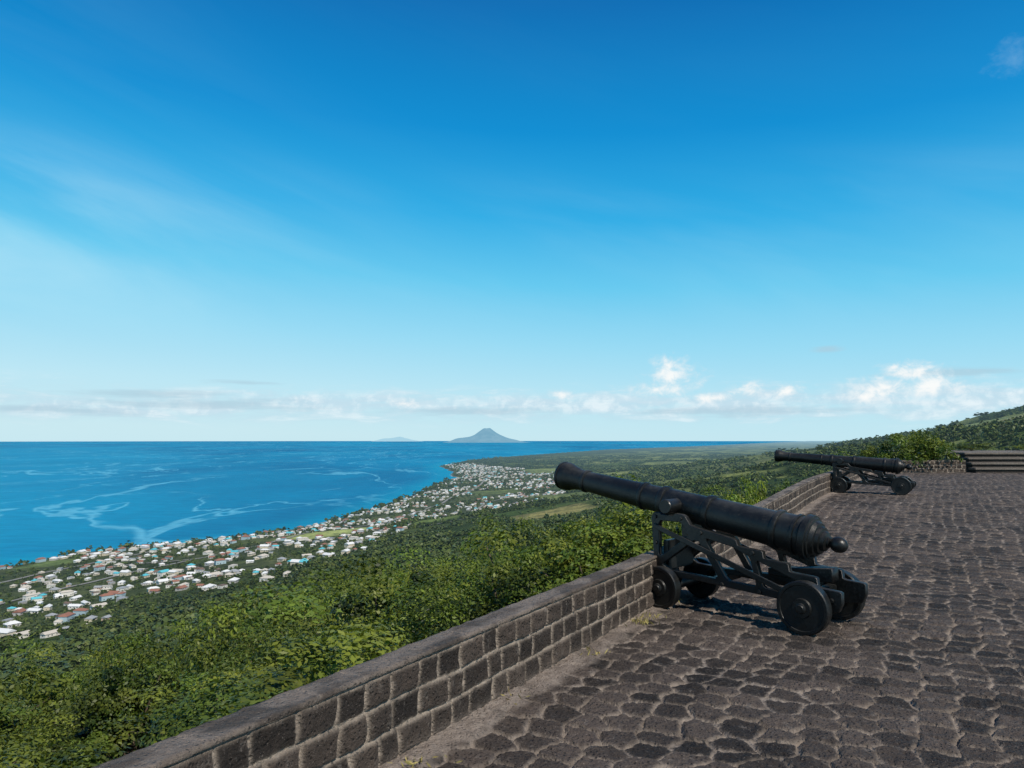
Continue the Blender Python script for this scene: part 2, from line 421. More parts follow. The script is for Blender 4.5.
# ------------------------------------------------------------ cannon
m, nt, p = new_mat("black_iron_paint"); iron = m
tc = nt.new('ShaderNodeTexCoord'); O = tc.outputs['Object']
nA = nt.noise(O, 3., 6, .65); nB = nt.noise(O, 40., 5, .7)
c = nt.mix(nt.ss(nA, .35, .7), (.0035, .0040, .0040), (.011, .012, .012))
c = nt.mix(nt.ss(nB, .58, .74, 0., .45), c, (.055, .048, .042))
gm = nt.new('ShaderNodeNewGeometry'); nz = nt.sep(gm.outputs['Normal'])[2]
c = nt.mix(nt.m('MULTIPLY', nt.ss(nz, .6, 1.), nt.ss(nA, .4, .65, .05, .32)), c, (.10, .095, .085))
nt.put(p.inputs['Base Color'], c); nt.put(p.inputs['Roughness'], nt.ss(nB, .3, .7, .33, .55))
p.inputs['Specular IOR Level'].default_value = .38
nt.put(p.inputs['Normal'], nt.bump(nt.m('ADD', nt.m('MULTIPLY', nA, .8), nt.m('MULTIPLY', nB, .5)), .5, .007))

def lathe(name, prof, seg=56, axis='X', mat=iron, sharp=28):
    V = []; F = []
    n = len(prof)
    for (a, r) in prof:
        for k in range(seg):
            t = 2 * math.pi * k / seg
            if axis == 'X': V.append((a, r * math.cos(t), r * math.sin(t)))
            else: V.append((r * math.cos(t), a, r * math.sin(t)))
    for i in range(n - 1):
        for k in range(seg):
            k2 = (k + 1) % seg
            F.append((i * seg + k, i * seg + k2, (i + 1) * seg + k2, (i + 1) * seg + k))
    me = bpy.data.meshes.new(name); me.from_pydata(V, [], F)
    bm = bmesh.new(); bm.from_mesh(me); bmesh.ops.remove_doubles(bm, verts=bm.verts, dist=1e-5)
    bmesh.ops.recalc_face_normals(bm, faces=bm.faces); bm.to_mesh(me); bm.free()
    me.materials.append(mat)
    me.polygons.foreach_set("use_smooth", [True] * len(me.polygons))
    me.set_sharp_from_angle(angle=math.radians(sharp))
    return me
def rounding(poly, it=2, keep=.12):
    for _ in range(it):
        out = []
        for i in range(len(poly)):
            a = poly[i]; b = poly[(i + 1) % len(poly)]
            out.append((a[0] + (b[0] - a[0]) * keep, a[1] + (b[1] - a[1]) * keep))
            out.append((b[0] + (a[0] - b[0]) * keep, b[1] + (a[1] - b[1]) * keep))
        poly = out; keep = .25
    return poly
def plate(name, outer, holes, thick, mat=iron, bevel=.006):
    cu = bpy.data.curves.new(name, 'CURVE'); cu.dimensions = '2D'; cu.fill_mode = 'BOTH'
    for poly in [outer] + holes:
        sp = cu.splines.new('POLY'); sp.points.add(len(poly) - 1)
        for k, (a, b) in enumerate(poly): sp.points[k].co = (a, b, 0, 1)
        sp.use_cyclic_u = True
    cu.extrude = thick / 2 - bevel; cu.bevel_depth = bevel; cu.bevel_resolution = 1; cu.offset = -bevel
    o = bpy.data.objects.new(name, cu); link(o)
    dg = bpy.context.evaluated_depsgraph_get()
    me = bpy.data.meshes.new_from_object(o.evaluated_get(dg))
    bpy.data.objects.remove(o)
    me.transform(Matrix.Rotation(math.radians(90), 4, 'X'))
    me.name = name
    me.materials.clear(); me.materials.append(mat)
    return me
bp = [(0, 0.0)]
for k in range(1, 11):
    a = math.pi * k / 12.
    bp.append((.074 - .074 * math.cos(a), .070 * math.sin(a)))
bp += [(.147, .052), (.158, .052), (.170, .085), (.200, .092), (.205, .120), (.232, .128), (.236, .150), (.270, .166), (.274, .184), (.290, .188), (.294, .206), (.345, .206), (.349, .190), (.362, .176), (.400, .176),
       (.403, .190), (.425, .190), (.428, .175), (.56, .171), (.563, .185), (.572, .189), (.598, .189), (.606, .185), (.609, .168), (1.22, .157), (1.223, .170), (1.232, .174), (1.272, .174), (1.281, .170), (1.284, .150),
       (1.72, .143), (1.723, .155), (1.732, .159), (1.772, .159), (1.781, .155), (1.784, .137), (1.97, .134), (1.973, .145), (1.982, .149), (2.000, .149), (2.008, .145), (2.011, .133),
       (2.72, .114), (2.723, .125), (2.732, .129), (2.755, .129), (2.763, .125), (2.766, .115), (2.84, .119), (2.91, .133), (2.97, .154), (3.005, .163), (3.035, .163), (3.038, .155), (3.06, .155), (3.063, .163), (3.085, .161), (3.10, .148), (3.102, .085), (3.10, .076), (2.6, .074), (2.6, 0)]
bp = [(a * 1.03, r * .96) for a, r in bp]
barrel_me = lathe("barrel", bp, 72)
HW = .365; CH = .26
tr_me = lathe("trunnion", [(-CH - .07, 0), (-CH - .07, .062), (-CH - .06, .068), (CH + .06, .068), (CH + .07, .062), (CH + .07, 0)], 32, 'Y')
def wheel_mesh(R):
    w = .042
    return lathe("wheel", [(-w - .035, 0), (-w - .035, .035), (-w - .03, .042), (-w - .012, .042), (-w - .012, .075), (-w + .004, .082), (-w + .004, R - .035), (-w - .004, R - .03), (-w - .004, R - .008), (-w + .004, R),
                           (w - .004, R), (w + .004, R - .008), (w + .004, R - .03), (w - .004, R - .035), (w - .004, .08), (w + .01, .07), (w + .01, 0)], 48, 'Y')
wf, wr = wheel_mesh(.195), wheel_mesh(.217)
outer = [(-.25, .20), (-.28, .27), (-.28, .365), (-.09, .38), (-.08, .46), (.15, .475), (.16, .545), (.38, .56), (.39, .625), (.62, .645), (.64, .70), (1.10, .785), (1.15, .865), (1.19, .885),
         (1.27, .889), (1.285, .87), (1.415, .87), (1.43, .889), (1.50, .886), (1.53, .85), (1.50, .30), (1.44, .185), (1.27, .185), (1.21, .30), (.22, .235), (.16, .180), (-.14, .180), (-.21, .19)]
holes = [[(1.445, .81), (1.45, .46), (1.12, .69), (1.20, .81)],
         [(1.415, .40), (1.34, .355), (.81, .330), (1.03, .675)],
         [(.95, .685), (.74, .330), (.45, .315), (.51, .56), (.68, .635)],
         [(.45, .54), (.39, .31), (.14, .29), (.03, .31), (.09, .41), (.28, .48)]]
cheek_me = plate("cheek", rounding(outer, 1, .10), [rounding(h, 1, .08) for h in holes], .06)
rib_me = plate("brace_rib", rounding([(1.49, .785), (1.49, .735), (.06, .24), (.02, .282)], 1, .06), [], .020)
axle_me = lathe("axle", [(-HW - .085, 0), (-HW - .085, .028), (-HW - .075, .034), (-CH, .034), (-CH, .05), (CH, .05), (CH, .034), (HW + .075, .034), (HW + .085, .028), (HW + .085, 0)], 24, 'Y')
cy0 = CH - .035
transom_me = box_mesh("transom", [(1.38, 1.44, -cy0, cy0, .34, .62)], .008, iron)
bed_me = box_mesh("elevating_bed", [(.0, .90, -.05, .05, .34, .39), (-.04, .04, -cy0, cy0, .26, .33), (.86, .92, -cy0, cy0, .27, .335)], .008, iron)
quoin_me = plate("quoin", [(-.12, .39), (.45, .39), (.45, .45), (-.12, .51)], [], .14)
bm = bmesh.new(); bmesh.ops.create_cone(bm, cap_ends=True, segments=8, radius1=.022, radius2=.015, depth=.022, matrix=Matrix.Rotation(math.radians(90), 4, 'X'))
bolt_me = bpy.data.meshes.new("bolt"); bm.to_mesh(bolt_me); bm.free(); bolt_me.materials.append(iron)
BOLTS = [(-.2, .29), (.0, .24), (.42, .275), (.48, .60), (.99, .73), (.78, .29), (1.2, .845), (1.48, .845), (1.48, .60), (1.44, .28)]
TH = (0, 0, 0)
def cannon_parts(kz, tilt, zs):
    """kz knob height, zs carriage height factor"""
    tz = kz + 1.59 * math.tan(tilt)
    L = [("barrel", barrel_me, (-.23, 0, kz - .008), (0, -tilt, 0), 1), ("trunnion", tr_me, (1.35, 0, tz), TH, 1)]
    for sg in (-1, 1):
        L += [("cheek", cheek_me, (0, CH * sg, 0), TH, zs), ("brace_rib", rib_me, (0, (CH + .042) * sg, 0), TH, zs),
              ("wheel", wr, (0, HW * sg, .217), (0, 0, 0 if sg < 0 else math.pi), 1), ("wheel", wf, (1.38, HW * sg, .195), (0, 0, 0 if sg < 0 else math.pi), 1)]
    L += [("axle", axle_me, (0, 0, .217), TH, 1), ("axle", axle_me, (1.38, 0, .195), TH, 1), ("transom", transom_me, TH, TH, zs), ("elevating_bed", bed_me, TH, TH, zs), ("quoin", quoin_me, TH, TH, zs)]
    for x, z in BOLTS:
        for sg in (-1, 1): L.append(("bolt", bolt_me, (x, sg * (CH + .036), z * zs), (0, 0, 0 if sg < 0 else math.pi), 1))
    return L
def add_cannon(loc, ang, label, pr):
    e = link(bpy.data.objects.new("cannon", None)); e.location = loc; e.rotation_euler = (0, 0, ang)
    tag(e, label, "cannon", "cannons along the parapet")
    for n, me, l, r, s in pr:
        o = link(bpy.data.objects.new(n, me)); o.parent = e; o.location = l; o.rotation_euler = r; o.scale = (1, 1, s)
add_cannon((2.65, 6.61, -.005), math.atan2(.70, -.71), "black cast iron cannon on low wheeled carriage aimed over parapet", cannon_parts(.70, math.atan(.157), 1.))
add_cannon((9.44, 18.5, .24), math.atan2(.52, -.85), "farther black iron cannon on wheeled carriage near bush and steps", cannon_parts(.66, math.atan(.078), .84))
print("cannon ok")

# ------------------------------------------------------------ vegetation models
def leaves(P, Nn, size, ratio=.5, r=rng):
    n = len(P)
    Nn = Nn / (np.linalg.norm(Nn, axis=1, keepdims=True) + 1e-9)
    rv = r.normal(size=(n, 3)); t = np.cross(Nn, rv); t /= (np.linalg.norm(t, axis=1, keepdims=True) + 1e-9)
    b = np.cross(Nn, t)
    sz = size * r.uniform(.65, 1.35, (n, 1))
    V = np.stack([P - t * sz * .5, P + b * sz * ratio * .5, P + t * sz * .5, P - b * sz * ratio * .5], 1).reshape(-1, 3)
    return V, np.arange(n * 4).reshape(-1, 4)
def crown_geo(seed, R, H, z0, nclump, nleaf, lsize, ratio=.5, cr=(.35, .62)):
    r = np.random.default_rng(seed)
    d = r.normal(size=(nclump, 3)); d /= np.linalg.norm(d, axis=1, keepdims=True)
    d[:, 2] = np.abs(d[:, 2]) * 1.0 - .25 * (r.random(nclump) < .5)
    rad = r.uniform(.45, 1., (nclump, 1)) ** .6
    lob = 1 + .24 * np.sin(3 * np.arctan2(d[:, 1], d[:, 0]) + seed)[:, None] + .16 * r.normal(size=(nclump, 1))
    C = d * rad * lob * np.array([R, R, H * .62]); C[:, 2] += z0 + H * .38
    cs = r.uniform(*cr, nclump) * R * .55
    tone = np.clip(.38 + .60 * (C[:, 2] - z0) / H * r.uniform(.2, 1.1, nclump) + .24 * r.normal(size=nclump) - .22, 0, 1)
    PP = []; NN = []; TT = []
    for k in range(nclump):
        q = r.normal(size=(nleaf, 3)); q /= np.linalg.norm(q, axis=1, keepdims=True)
        q[:, 2] = np.where(q[:, 2] < -.35, -q[:, 2], q[:, 2])
        rr = cs[k] * r.uniform(.55, 1.12, (nleaf, 1))
        PP.append(C[k] + q * rr * np.array([1, 1, .75]))
        NN.append(q + .5 * r.normal(size=(nleaf, 3)) + np.array([0, 0, .4]))
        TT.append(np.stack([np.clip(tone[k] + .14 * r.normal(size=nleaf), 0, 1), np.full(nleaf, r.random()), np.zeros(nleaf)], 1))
    P = np.concatenate(PP); Nn = np.concatenate(NN); Tn = np.concatenate(TT)
    V, F = leaves(P, Nn, lsize, ratio, r)
    return V.astype(np.float32), F.astype(np.int32), np.repeat(Tn, 4, 0).astype(np.float32), C
def tube(pts, rads, seg=7):
    V = []; F = []
    for i, (p, r) in enumerate(zip(pts, rads)):
        for k in range(seg):
            t = 2 * math.pi * k / seg
            V.append((p[0] + r * math.cos(t), p[1] + r * math.sin(t), p[2]))
    for i in range(len(pts) - 1):
        for k in range(seg):
            k2 = (k + 1) % seg
            F.append((i * seg + k, i * seg + k2, (i + 1) * seg + k2, (i + 1) * seg + k))
    return V, F
def trunk_mesh(seed, C, H):
    r = random.Random(seed); V = []; F = []
    def add(v, f):
        o = len(V); V.extend(v); F.extend([tuple(i + o for i in q) for q in f])
    top = H * .55; lean = (r.uniform(-.3, .3), r.uniform(-.3, .3))
    pts = [(lean[0] * t * t, lean[1] * t * t, -1. + (top + 1) * t) for t in (0, .2, .4, .6, .8, 1)]
    add(*tube(pts, [.17, .15, .13, .11, .09, .06], 8))
    for k in range(13):
        c = C[r.randrange(len(C))]; s = pts[r.choice([3, 4, 5])]
        mid = ((s[0] + c[0]) / 2 + r.uniform(-.2, .2), (s[1] + c[1]) / 2, (s[2] + c[2]) / 2 - .1)
        add(*tube([s, mid, tuple(c)], [.06, .04, .015], 5))
    return np_mesh("trunk", V, F, [bark])
variants = []
for k in range(7):
    R = [2.1, 2.5, 1.8, 2.3, 2.1, 1.8, 2.3][k]; H = [3.9, 3.6, 4.3, 4.0, 3.4, 4.4, 3.2][k]; z0 = .9
    V, F, Tn, C = crown_geo(100 + k, R, H, z0, 62, 215, [.125, .11, .14, .115, .11, .135, .12][k], [.5, .48, .6, .45, .55, .45, .5][k], cr=(.34, .74))
    variants.append((np_mesh("crown", V, F, [leaf_near], {"tone": Tn}, smooth=False), trunk_mesh(k, C, H + z0), H + z0))
light = []
for k in range(5):
    V, F, Tn, C = crown_geo(300 + k, 2.6, 4.2, .8, 26, 10, .62, .7)
    light.append((V, F, Tn))
tiny = []
for k in range(5):
    V, F, Tn, C = crown_geo(400 + k, 1., 1.5, -.1, 7, 3, 1.0, .8, cr=(.5, .8))
    tiny.append((V, F, Tn))

SILX = [-200, 0, 60, 130, 200, 250, 330, 400, 470, 530, 590, 640, 700, 770, 850, 1100]
SILY = [665, 655, 650, 634, 606, 586, 576, 560, 534, 526, 510, 506, 500, 492, 478, 474]
def max_top(x, y):
    """highest canopy the trees reach along each bearing of the slope"""
    u = 512 + 760 * x / y
    return 1.6 - (np.interp(u, SILX, SILY) - 438) / 760 * y
def put_tree(x, y, z, v, sxy, sz, rot_):
    cr, tr, Ht = variants[v]
    e = link(bpy.data.objects.new("tree", None)); e.location = (x, y, z - .1)
    e.rotation_euler = (rng.normal() * .06, rng.normal() * .06, rot_); e.scale = (sxy, sxy, sz)
    tag(e, "leafy green tree growing on the steep slope below the parapet", "tree", "trees on the slope below the parapet")
    a = link(bpy.data.objects.new("trunk", tr)); a.parent = e
    b = link(bpy.data.objects.new("crown", cr)); b.parent = e
lists = []
for sp, dmin, dmax in ((4.3, 0, 75), (4.2, 75, 400)):
    gx, gy = np.meshgrid(np.arange(-330, 330, sp), np.arange(3, 400, sp))
    gx = gx + rng.uniform(-.42, .42, gx.shape) * sp; gy = gy + rng.uniform(-.42, .42, gy.shape) * sp
    gx = gx.ravel(); gy = gy.ravel()
    ss_ = wall_s(gx, gy); aa = np.degrees(np.arctan2(gx, gy)); dd = np.hypot(gx, gy)
    ok = (ss_ > 3.4) & (aa > -42) & (aa < 26) & (dd >= dmin) & (dd < dmax) & (rng.random(len(gx)) < np.clip(1.25 - dd / 400., .4, .98))
    lists.append(np.stack([gx[ok], gy[ok], dd[ok]], 1))
gx, gy, dd = np.concatenate(lists).T
gz = height(gx, gy)
mt = max_top(gx, gy)
vis = (mt - gz) > 1.6
gx, gy, gz, dd, mt = gx[vis], gy[vis], gz[vis], dd[vis], mt[vis]
o_ = np.argsort(dd); gx, gy, gz, dd, mt = gx[o_], gy[o_], gz[o_], dd[o_], mt[o_]
print("slope trees", len(gx))
NT_ = 275
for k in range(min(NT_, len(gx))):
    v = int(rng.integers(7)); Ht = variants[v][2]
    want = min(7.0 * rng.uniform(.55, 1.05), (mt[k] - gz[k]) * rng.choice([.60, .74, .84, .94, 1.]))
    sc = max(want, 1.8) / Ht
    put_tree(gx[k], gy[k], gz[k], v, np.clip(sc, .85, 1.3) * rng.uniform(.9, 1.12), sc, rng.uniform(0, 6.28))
for (x, y, tz, v, s_) in [(1.8, 12.2, .45, 5, .66), (1.05, 11.7, .15, 0, .56), (2.5, 13.6, .32, 2, .66), (-.1, 12.4, -.30, 3, .62), (.4, 14.5, .0, 2, .75), (-1.5, 12.5, -.85, 1, .7), (-3.0, 10.2, -1.3, 4, .75)]:
    g_ = float(height(x, y)); put_tree(x, y, g_, v, s_, (tz - g_) / (variants[v][2] * 1.02), v * 1.3)

def scatter(protos, px, py, pz, sc, tone_shift, rot):
    VV = []; FF = []; TT = []; off = 0
    which = rng.integers(0, len(protos), len(px))
    px, py, pz, sc, tone_shift, rot = [np.asarray(q, dtype=np.float32) for q in (px, py, pz, sc, tone_shift, rot)]
    for w_ in range(len(protos)):
        idx = np.where(which == w_)[0]
        if not len(idx): continue
        V, F, Tn = protos[w_]
        c = np.cos(rot[idx])[:, None]; s_ = np.sin(rot[idx])[:, None]
        x = (V[None, :, 0] * c - V[None, :, 1] * s_) * sc[idx, 0][:, None] + px[idx][:, None]
        y = (V[None, :, 0] * s_ + V[None, :, 1] * c) * sc[idx, 0][:, None] + py[idx][:, None]
        z = V[None, :, 2] * sc[idx, 1][:, None] + pz[idx][:, None]
        VV.append(np.stack([x, y, z], -1).reshape(-1, 3))
        FF.append((F[None] + (np.arange(len(idx), dtype=np.int32) * len(V))[:, None, None]).reshape(-1, 4) + off)
        tn = np.repeat(Tn[None], len(idx), 0); tn[:, :, 0] = np.clip(tn[:, :, 0] + tone_shift[idx][:, None], 0, 1)
        tn[:, :, 1] = np.clip(tn[:, :, 1] * .5 + rng.random(len(idx))[:, None] * .5, 0, 1)
        TT.append(tn.reshape(-1, 3)); off += len(idx) * len(V)
    return np.concatenate(VV), np.concatenate(FF), np.concatenate(TT)
px, py, pz = gx[NT_:], gy[NT_:], gz[NT_:]
gv = fbm(px / 22., py / 22., 152, 3)
want = np.minimum(rng.uniform(2.8, 8., len(px)) * (.5 + gv), np.maximum((mt[NT_:] - pz) * .98, 1.2))
sz = want / 5.0
sc = np.stack([np.maximum(sz, .7) * rng.uniform(.8, 1.25, len(px)), sz], 1)
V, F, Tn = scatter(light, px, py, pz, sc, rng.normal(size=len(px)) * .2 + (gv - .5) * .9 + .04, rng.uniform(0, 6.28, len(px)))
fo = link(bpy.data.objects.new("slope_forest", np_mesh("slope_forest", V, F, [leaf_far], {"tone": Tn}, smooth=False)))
tag(fo, "dense green woodland covering the lower hill slope", "forest", kind="stuff")
print("slope forest quads", len(F)); del V, F, Tn; gc.collect()

def add_shrub(x, y, z, s, sz, seed, label, mat=leaf_shrub, n=45, ls=.10):
    V, F, Tn, C = crown_geo(seed, 1., 1.3, .1, n, 80, ls, .4)
    e = link(bpy.data.objects.new("shrub", None)); e.location = (x, y, z); e.scale = (s, s, sz)
    tag(e, label, "shrub")
    a = link(bpy.data.objects.new("leaves", np_mesh("leaves", V, F, [mat], {"tone": Tn}, smooth=False))); a.parent = e
    b = link(bpy.data.objects.new("stem", trunk_mesh(seed, C, 1.1))); b.parent = e; b.scale = (.4, .4, .8)
for k, (al, so, top) in enumerate([(5.0, 1.1, .40), (6.4, 1.0, .50), (7.6, 1.2, .44), (9.0, 1.1, .50), (10.6, 1.3, .46), (12.4, 1.3, .48)]):
    P = A0 + T * al + N * so; zt = zplat(P[1]) + top
    g_ = float(height(P[0], P[1])); hh = zt - g_
    add_shrub(P[0], P[1], g_, .5, hh / 1.6, 500 + k, "bright green shrub poking above the parapet from outside", n=34)
add_shrub(16.3, 31.0, .0, 1.3, 1.25, 520, "dense green bush growing behind the low stone wall", leaf_shrub, n=70)
add_shrub(14.9, 31.8, -.1, .9, .95, 521, "small green bush behind the low stone wall", leaf_near)
for k, (x, y, s_) in enumerate([(20, 36.5, 1.1), (22.6, 37.5, .8), (25.5, 36.8, 1.2)]):
    add_shrub(x, y, .9, s_, .3, 530 + k, "low green shrub on the upper terrace", leaf_near)

PP = []; NN = []; TT = []
for (al, n) in [(-1.4, 20), (-.35, 70), (-.15, 40), (-2.6, 14), (-3.6, 22), (.6, 20), (-5.2, 16)]:
    c = A0 + T * al - N * rng.uniform(.06, .2)
    for k in range(n):
        PP.append((c[0] + rng.normal() * .07, c[1] + rng.normal() * .07, rng.uniform(.005, .025))); NN.append((rng.normal(), rng.normal(), .25))
        TT.append((rng.uniform(.2, 1), rng.random(), 0))
V, F = leaves(np.array(PP), np.array(NN), .05, .16)
m, nt, p = new_mat("dry_grass"); dg_ = m
nt.put(p.inputs['Base Color'], nt.mix(nt.sep(nt.attr("tone").outputs['Vector'])[0], (.10, .11, .03), (.38, .30, .10))); p.inputs['Roughness'].default_value = .8
gr = link(bpy.data.objects.new("grass", np_mesh("grass", V, F, [dg_], {"tone": np.repeat(np.array(TT), 4, 0)}, smooth=False)))
tag(gr, "small yellow-green grass tufts at the wall foot", "grass", kind="stuff")

# ------------------------------------------------------------ terrain
def rect_mask(x, y, cx, cy, hw, hl, ang):
    c, s_ = math.cos(ang), math.sin(ang)
    a = (x - cx) * c + (y - cy) * s_; b = -(x - cx) * s_ + (y - cy) * c
    return (1 - sstep(np.abs(a) - hw, -8, 8)) * (1 - sstep(np.abs(b) - hl, -8, 8))
FIELDS = [(-320, 1560, 80, 180, -.25, (.25, .29, .11)), (-800, 1340, 40, 50, .0, (.10, .14, .05)), (-130, 1480, 45, 70, -.3, (.10, .14, .04)),
          (60, 1150, 60, 60, .2, (.18, .17, .07)), (40, 1650, 60, 80, -.2, (.13, .16, .045)), (180, 2300, 90, 160, .1, (.14, .17, .06)), (-60, 2900, 90, 130, .1, (.11, .14, .05)),
          (1520, 2350, 170, 120, .3, (.22, .22, .10)), (1650, 2650, 130, 160, .1, (.18, .22, .09)), (1180, 1900, 70, 120, .3, (.15, .18, .05)), (420, 3600, 160, 260, .1, (.15, .17, .06)), (900, 3900, 200, 260, .3, (.14, .17, .06)), (240, 4800, 160, 330, .1, (.14, .17, .06))]
def field_mask(x, y):
    mm = np.zeros(np.shape(x))
    for f in FIELDS: mm = np.maximum(mm, rect_mask(x, y, *f[:5]))
    return mm
def imax(y): return np.interp(y, [500, 800, 1000, 1300, 1830, 2400, 3500, 4600, 5600, 7500], [700, 760, 740, 700, 560, 600, 640, 580, 400, 200])
def town(x, y):
    i = inland(x, y)
    d = sstep(i, 25, 60) * (1 - sstep(i / imax(y), .85, 1.12)) * sstep(y, 560, 700) * (1 - sstep(y, 5200, 7000))
    return d * (1 - field_mask(x, y))
def glade(x, y):
    """grassy openings on the rising hillside"""
    return sstep(fbm(x / 170., y / 230., 131, 4), .49, .56) * sstep(inland(x, y), 900, 1300)
rr = np.concatenate([np.geomspace(2, 600, 130, endpoint=False), np.geomspace(600, 6500, 340, endpoint=False), np.geomspace(6500, 62000, 80)])
aa = np.radians(np.linspace(-60, 60, 560))
Rg = np.repeat(rr[:, None], len(aa), 1); Ag = np.repeat(aa[None, :], len(rr), 0)
X = Rg * np.sin(Ag); Y = Rg * np.cos(Ag); Z = height(X, Y)
ii = inland(X, Y)
col = np.zeros(X.shape + (3,))
fr = fbm(X / 90., Y / 90., 21, 4)[..., None]; fr2 = fbm(X / 400., Y / 400., 22, 3)[..., None]
far = sstep(Y, 3500, 7000)[..., None]
col[:] = np.array([.014, .026, .008]) * (1 - fr) * 1.5 + np.array([.050, .074, .020]) * fr * 1.2 * (.3 + fr2)
col *= 1 - .25 * far
cs_ = 190.
wx = X * .94 + Y * .34; wy = (-X * .34 + Y * .94) * .6
pid = hash2(np.floor(wx / cs_), np.floor(wy / cs_), 44); pv_ = hash2(np.floor(wx / cs_), np.floor(wy / cs_), 45)
pm = ((pid > .76) * sstep(ii, 350, 600) * (1 - sstep(ii, 1700, 2300)) * sstep(Y, 1100, 1300) * (1 - sstep(Y, 7000, 12000)))[..., None] * .75
col = col * (1 - pm) + pm * (np.array([.05, .085, .022]) * (1 - pv_[..., None]) + np.array([.15, .16, .06]) * pv_[..., None])
gl = glade(X, Y)[..., None] * .8
col = col * (1 - gl) + gl * np.array([.155, .180, .062])
tw = town(X, Y)[..., None] * (.2 + .6 * fbm(X / 45., Y / 45., 23, 3)[..., None])
col = col * (1 - tw) + tw * np.array([.085, .095, .05])
for f in FIELDS:
    mm = rect_mask(X, Y, *f[:5])[..., None]
    stripe = (.85 + .3 * vnoise(X / 14., Y / 60., 7))[..., None]
    col = col * (1 - mm) + mm * np.array(f[5]) * stripe
sh = (1 - sstep(ii, 6, 22))[..., None]
col = col * (1 - sh) + sh * np.array([.10, .09, .075])
m, nt, p = new_mat("terrain_green"); terr_mat = m
at = nt.attr("col"); tc = nt.new('ShaderNodeNewGeometry')
n_ = nt.noise(tc.outputs['Position'], .05, 6, .7); nl = nt.noise(tc.outputs['Position'], .006, 7, .72)
c = nt.mix(1., at.outputs['Color'], nt.mix(nt.ss(n_, .3, .7), (.55, .58, .60), (1.45, 1.4, 1.3)), 'MULTIPLY')
c = nt.mix(1., c, nt.mix(nt.ss(nl, .4, .62), (.65, .68, .70), (1.3, 1.25, 1.15)), 'MULTIPLY')
nt.put(p.inputs['Base Color'], c); p.inputs['Roughness'].default_value = .95; p.inputs['Specular IOR Level'].default_value = .05
nt.put(p.inputs['Normal'], nt.bump(nt.m('ADD', n_, nt.m('MULTIPLY', nl, 3.)), .7, 8.))
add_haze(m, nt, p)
ter = link(bpy.data.objects.new("terrain", np_mesh("terrain", np.stack([X, Y, Z], -1).reshape(-1, 3), grid_faces(len(rr), len(aa))[:, ::-1], [terr_mat], {"col": col.reshape(-1, 3)})))
ter["kind"] = "structure"; ter["label"] = "green coastal plain and rising wooded hills"; ter["category"] = "terrain"
print("terrain ok"); gc.collect()

# ------------------------------------------------------------ sea
rr = np.geomspace(300, 58500, 240); aa = np.radians(np.linspace(-75, 55, 320))
Rg = np.repeat(rr[:, None], len(aa), 1); Ag = np.repeat(aa[None, :], len(rr), 0)
X = Rg * np.sin(Ag); Y = Rg * np.cos(Ag)
sdist = np.clip(-inland(X, Y) / 1000., 0, 1)
m, nt, p = new_mat("sea_water"); sea_mat = m
at = nt.attr("shore"); shr = nt.sep(at.outputs['Vector'])[0]
G = nt.new('ShaderNodeNewGeometry'); x_, y_, z_ = nt.sep(G.outputs['Position'])
pp = nt.comb(nt.m('MULTIPLY', x_, .001), nt.m('MULTIPLY', y_, .00042), 0.)
big = nt.noise(pp, .9, 5, .6, .6); big2 = nt.noise(pp, .25, 4, .6, .5)
c = nt.mix(nt.ss(big, .32, .68), (.0, .110, .240), (.0, .175, .335))
c = nt.mix(nt.ss(big2, .38, .60, 0., .6), c, (.0, .245, .41))
def streak(sc, dist, wdt, msc, lo, hi):
    r_ = nt.m('ABSOLUTE', nt.m('SUBTRACT', nt.noise(pp, sc, 5, .52, dist), .5))
    return nt.m('MULTIPLY', nt.ss(r_, 0., wdt, 1., 0.), nt.ss(nt.noise(pp, msc, 3, .6), lo, hi))
stk = nt.m('MAXIMUM', streak(1.1, 1.2, .013, .8, .42, .56), streak(.6, 1.8, .011, .6, .40, .52))
c = nt.mix(nt.m('MULTIPLY', stk, .55), c, (.14, .46, .60))
c = nt.mix(nt.ss(shr, 0., .22, .6, 0.), c, (.0, .26, .40))
pn = nt.comb(nt.m('MULTIPLY', x_, .03), nt.m('MULTIPLY', y_, .03), 0.)
fm = nt.m('MULTIPLY', nt.ss(shr, .003, .012, .9, 0.), nt.ss(nt.noise(pn, 1., 4, .6), .46, .58))
c = nt.mix(fm, c, (.6, .68, .70))
fine = nt.noise(nt.comb(nt.m('MULTIPLY', x_, .012), nt.m('MULTIPLY', y_, .03), 0.), 1., 6, .7)
c = nt.mix(1., c, nt.mix(nt.ss(fine, .3, .7), (.84, .86, .88), (1.17, 1.15, 1.12)), 'MULTIPLY')
nt.put(p.inputs['Base Color'], c); p.inputs['Roughness'].default_value = .45; p.inputs['Specular IOR Level'].default_value = .12
p.inputs['IOR'].default_value = 1.2
nt.put(p.inputs['Normal'], nt.bump(fine, .5, 3.))
sea = link(bpy.data.objects.new("sea", np_mesh("sea", np.stack([X, Y, np.full(X.shape, SEA)], -1).reshape(-1, 3), grid_faces(len(rr), len(aa))[:, ::-1], [sea_mat], {"shore": np.stack([sdist, sdist, sdist], -1).reshape(-1, 3)})))
sea["kind"] = "structure"; sea["label"] = "bright blue tropical sea with pale current streaks"; sea["category"] = "sea"

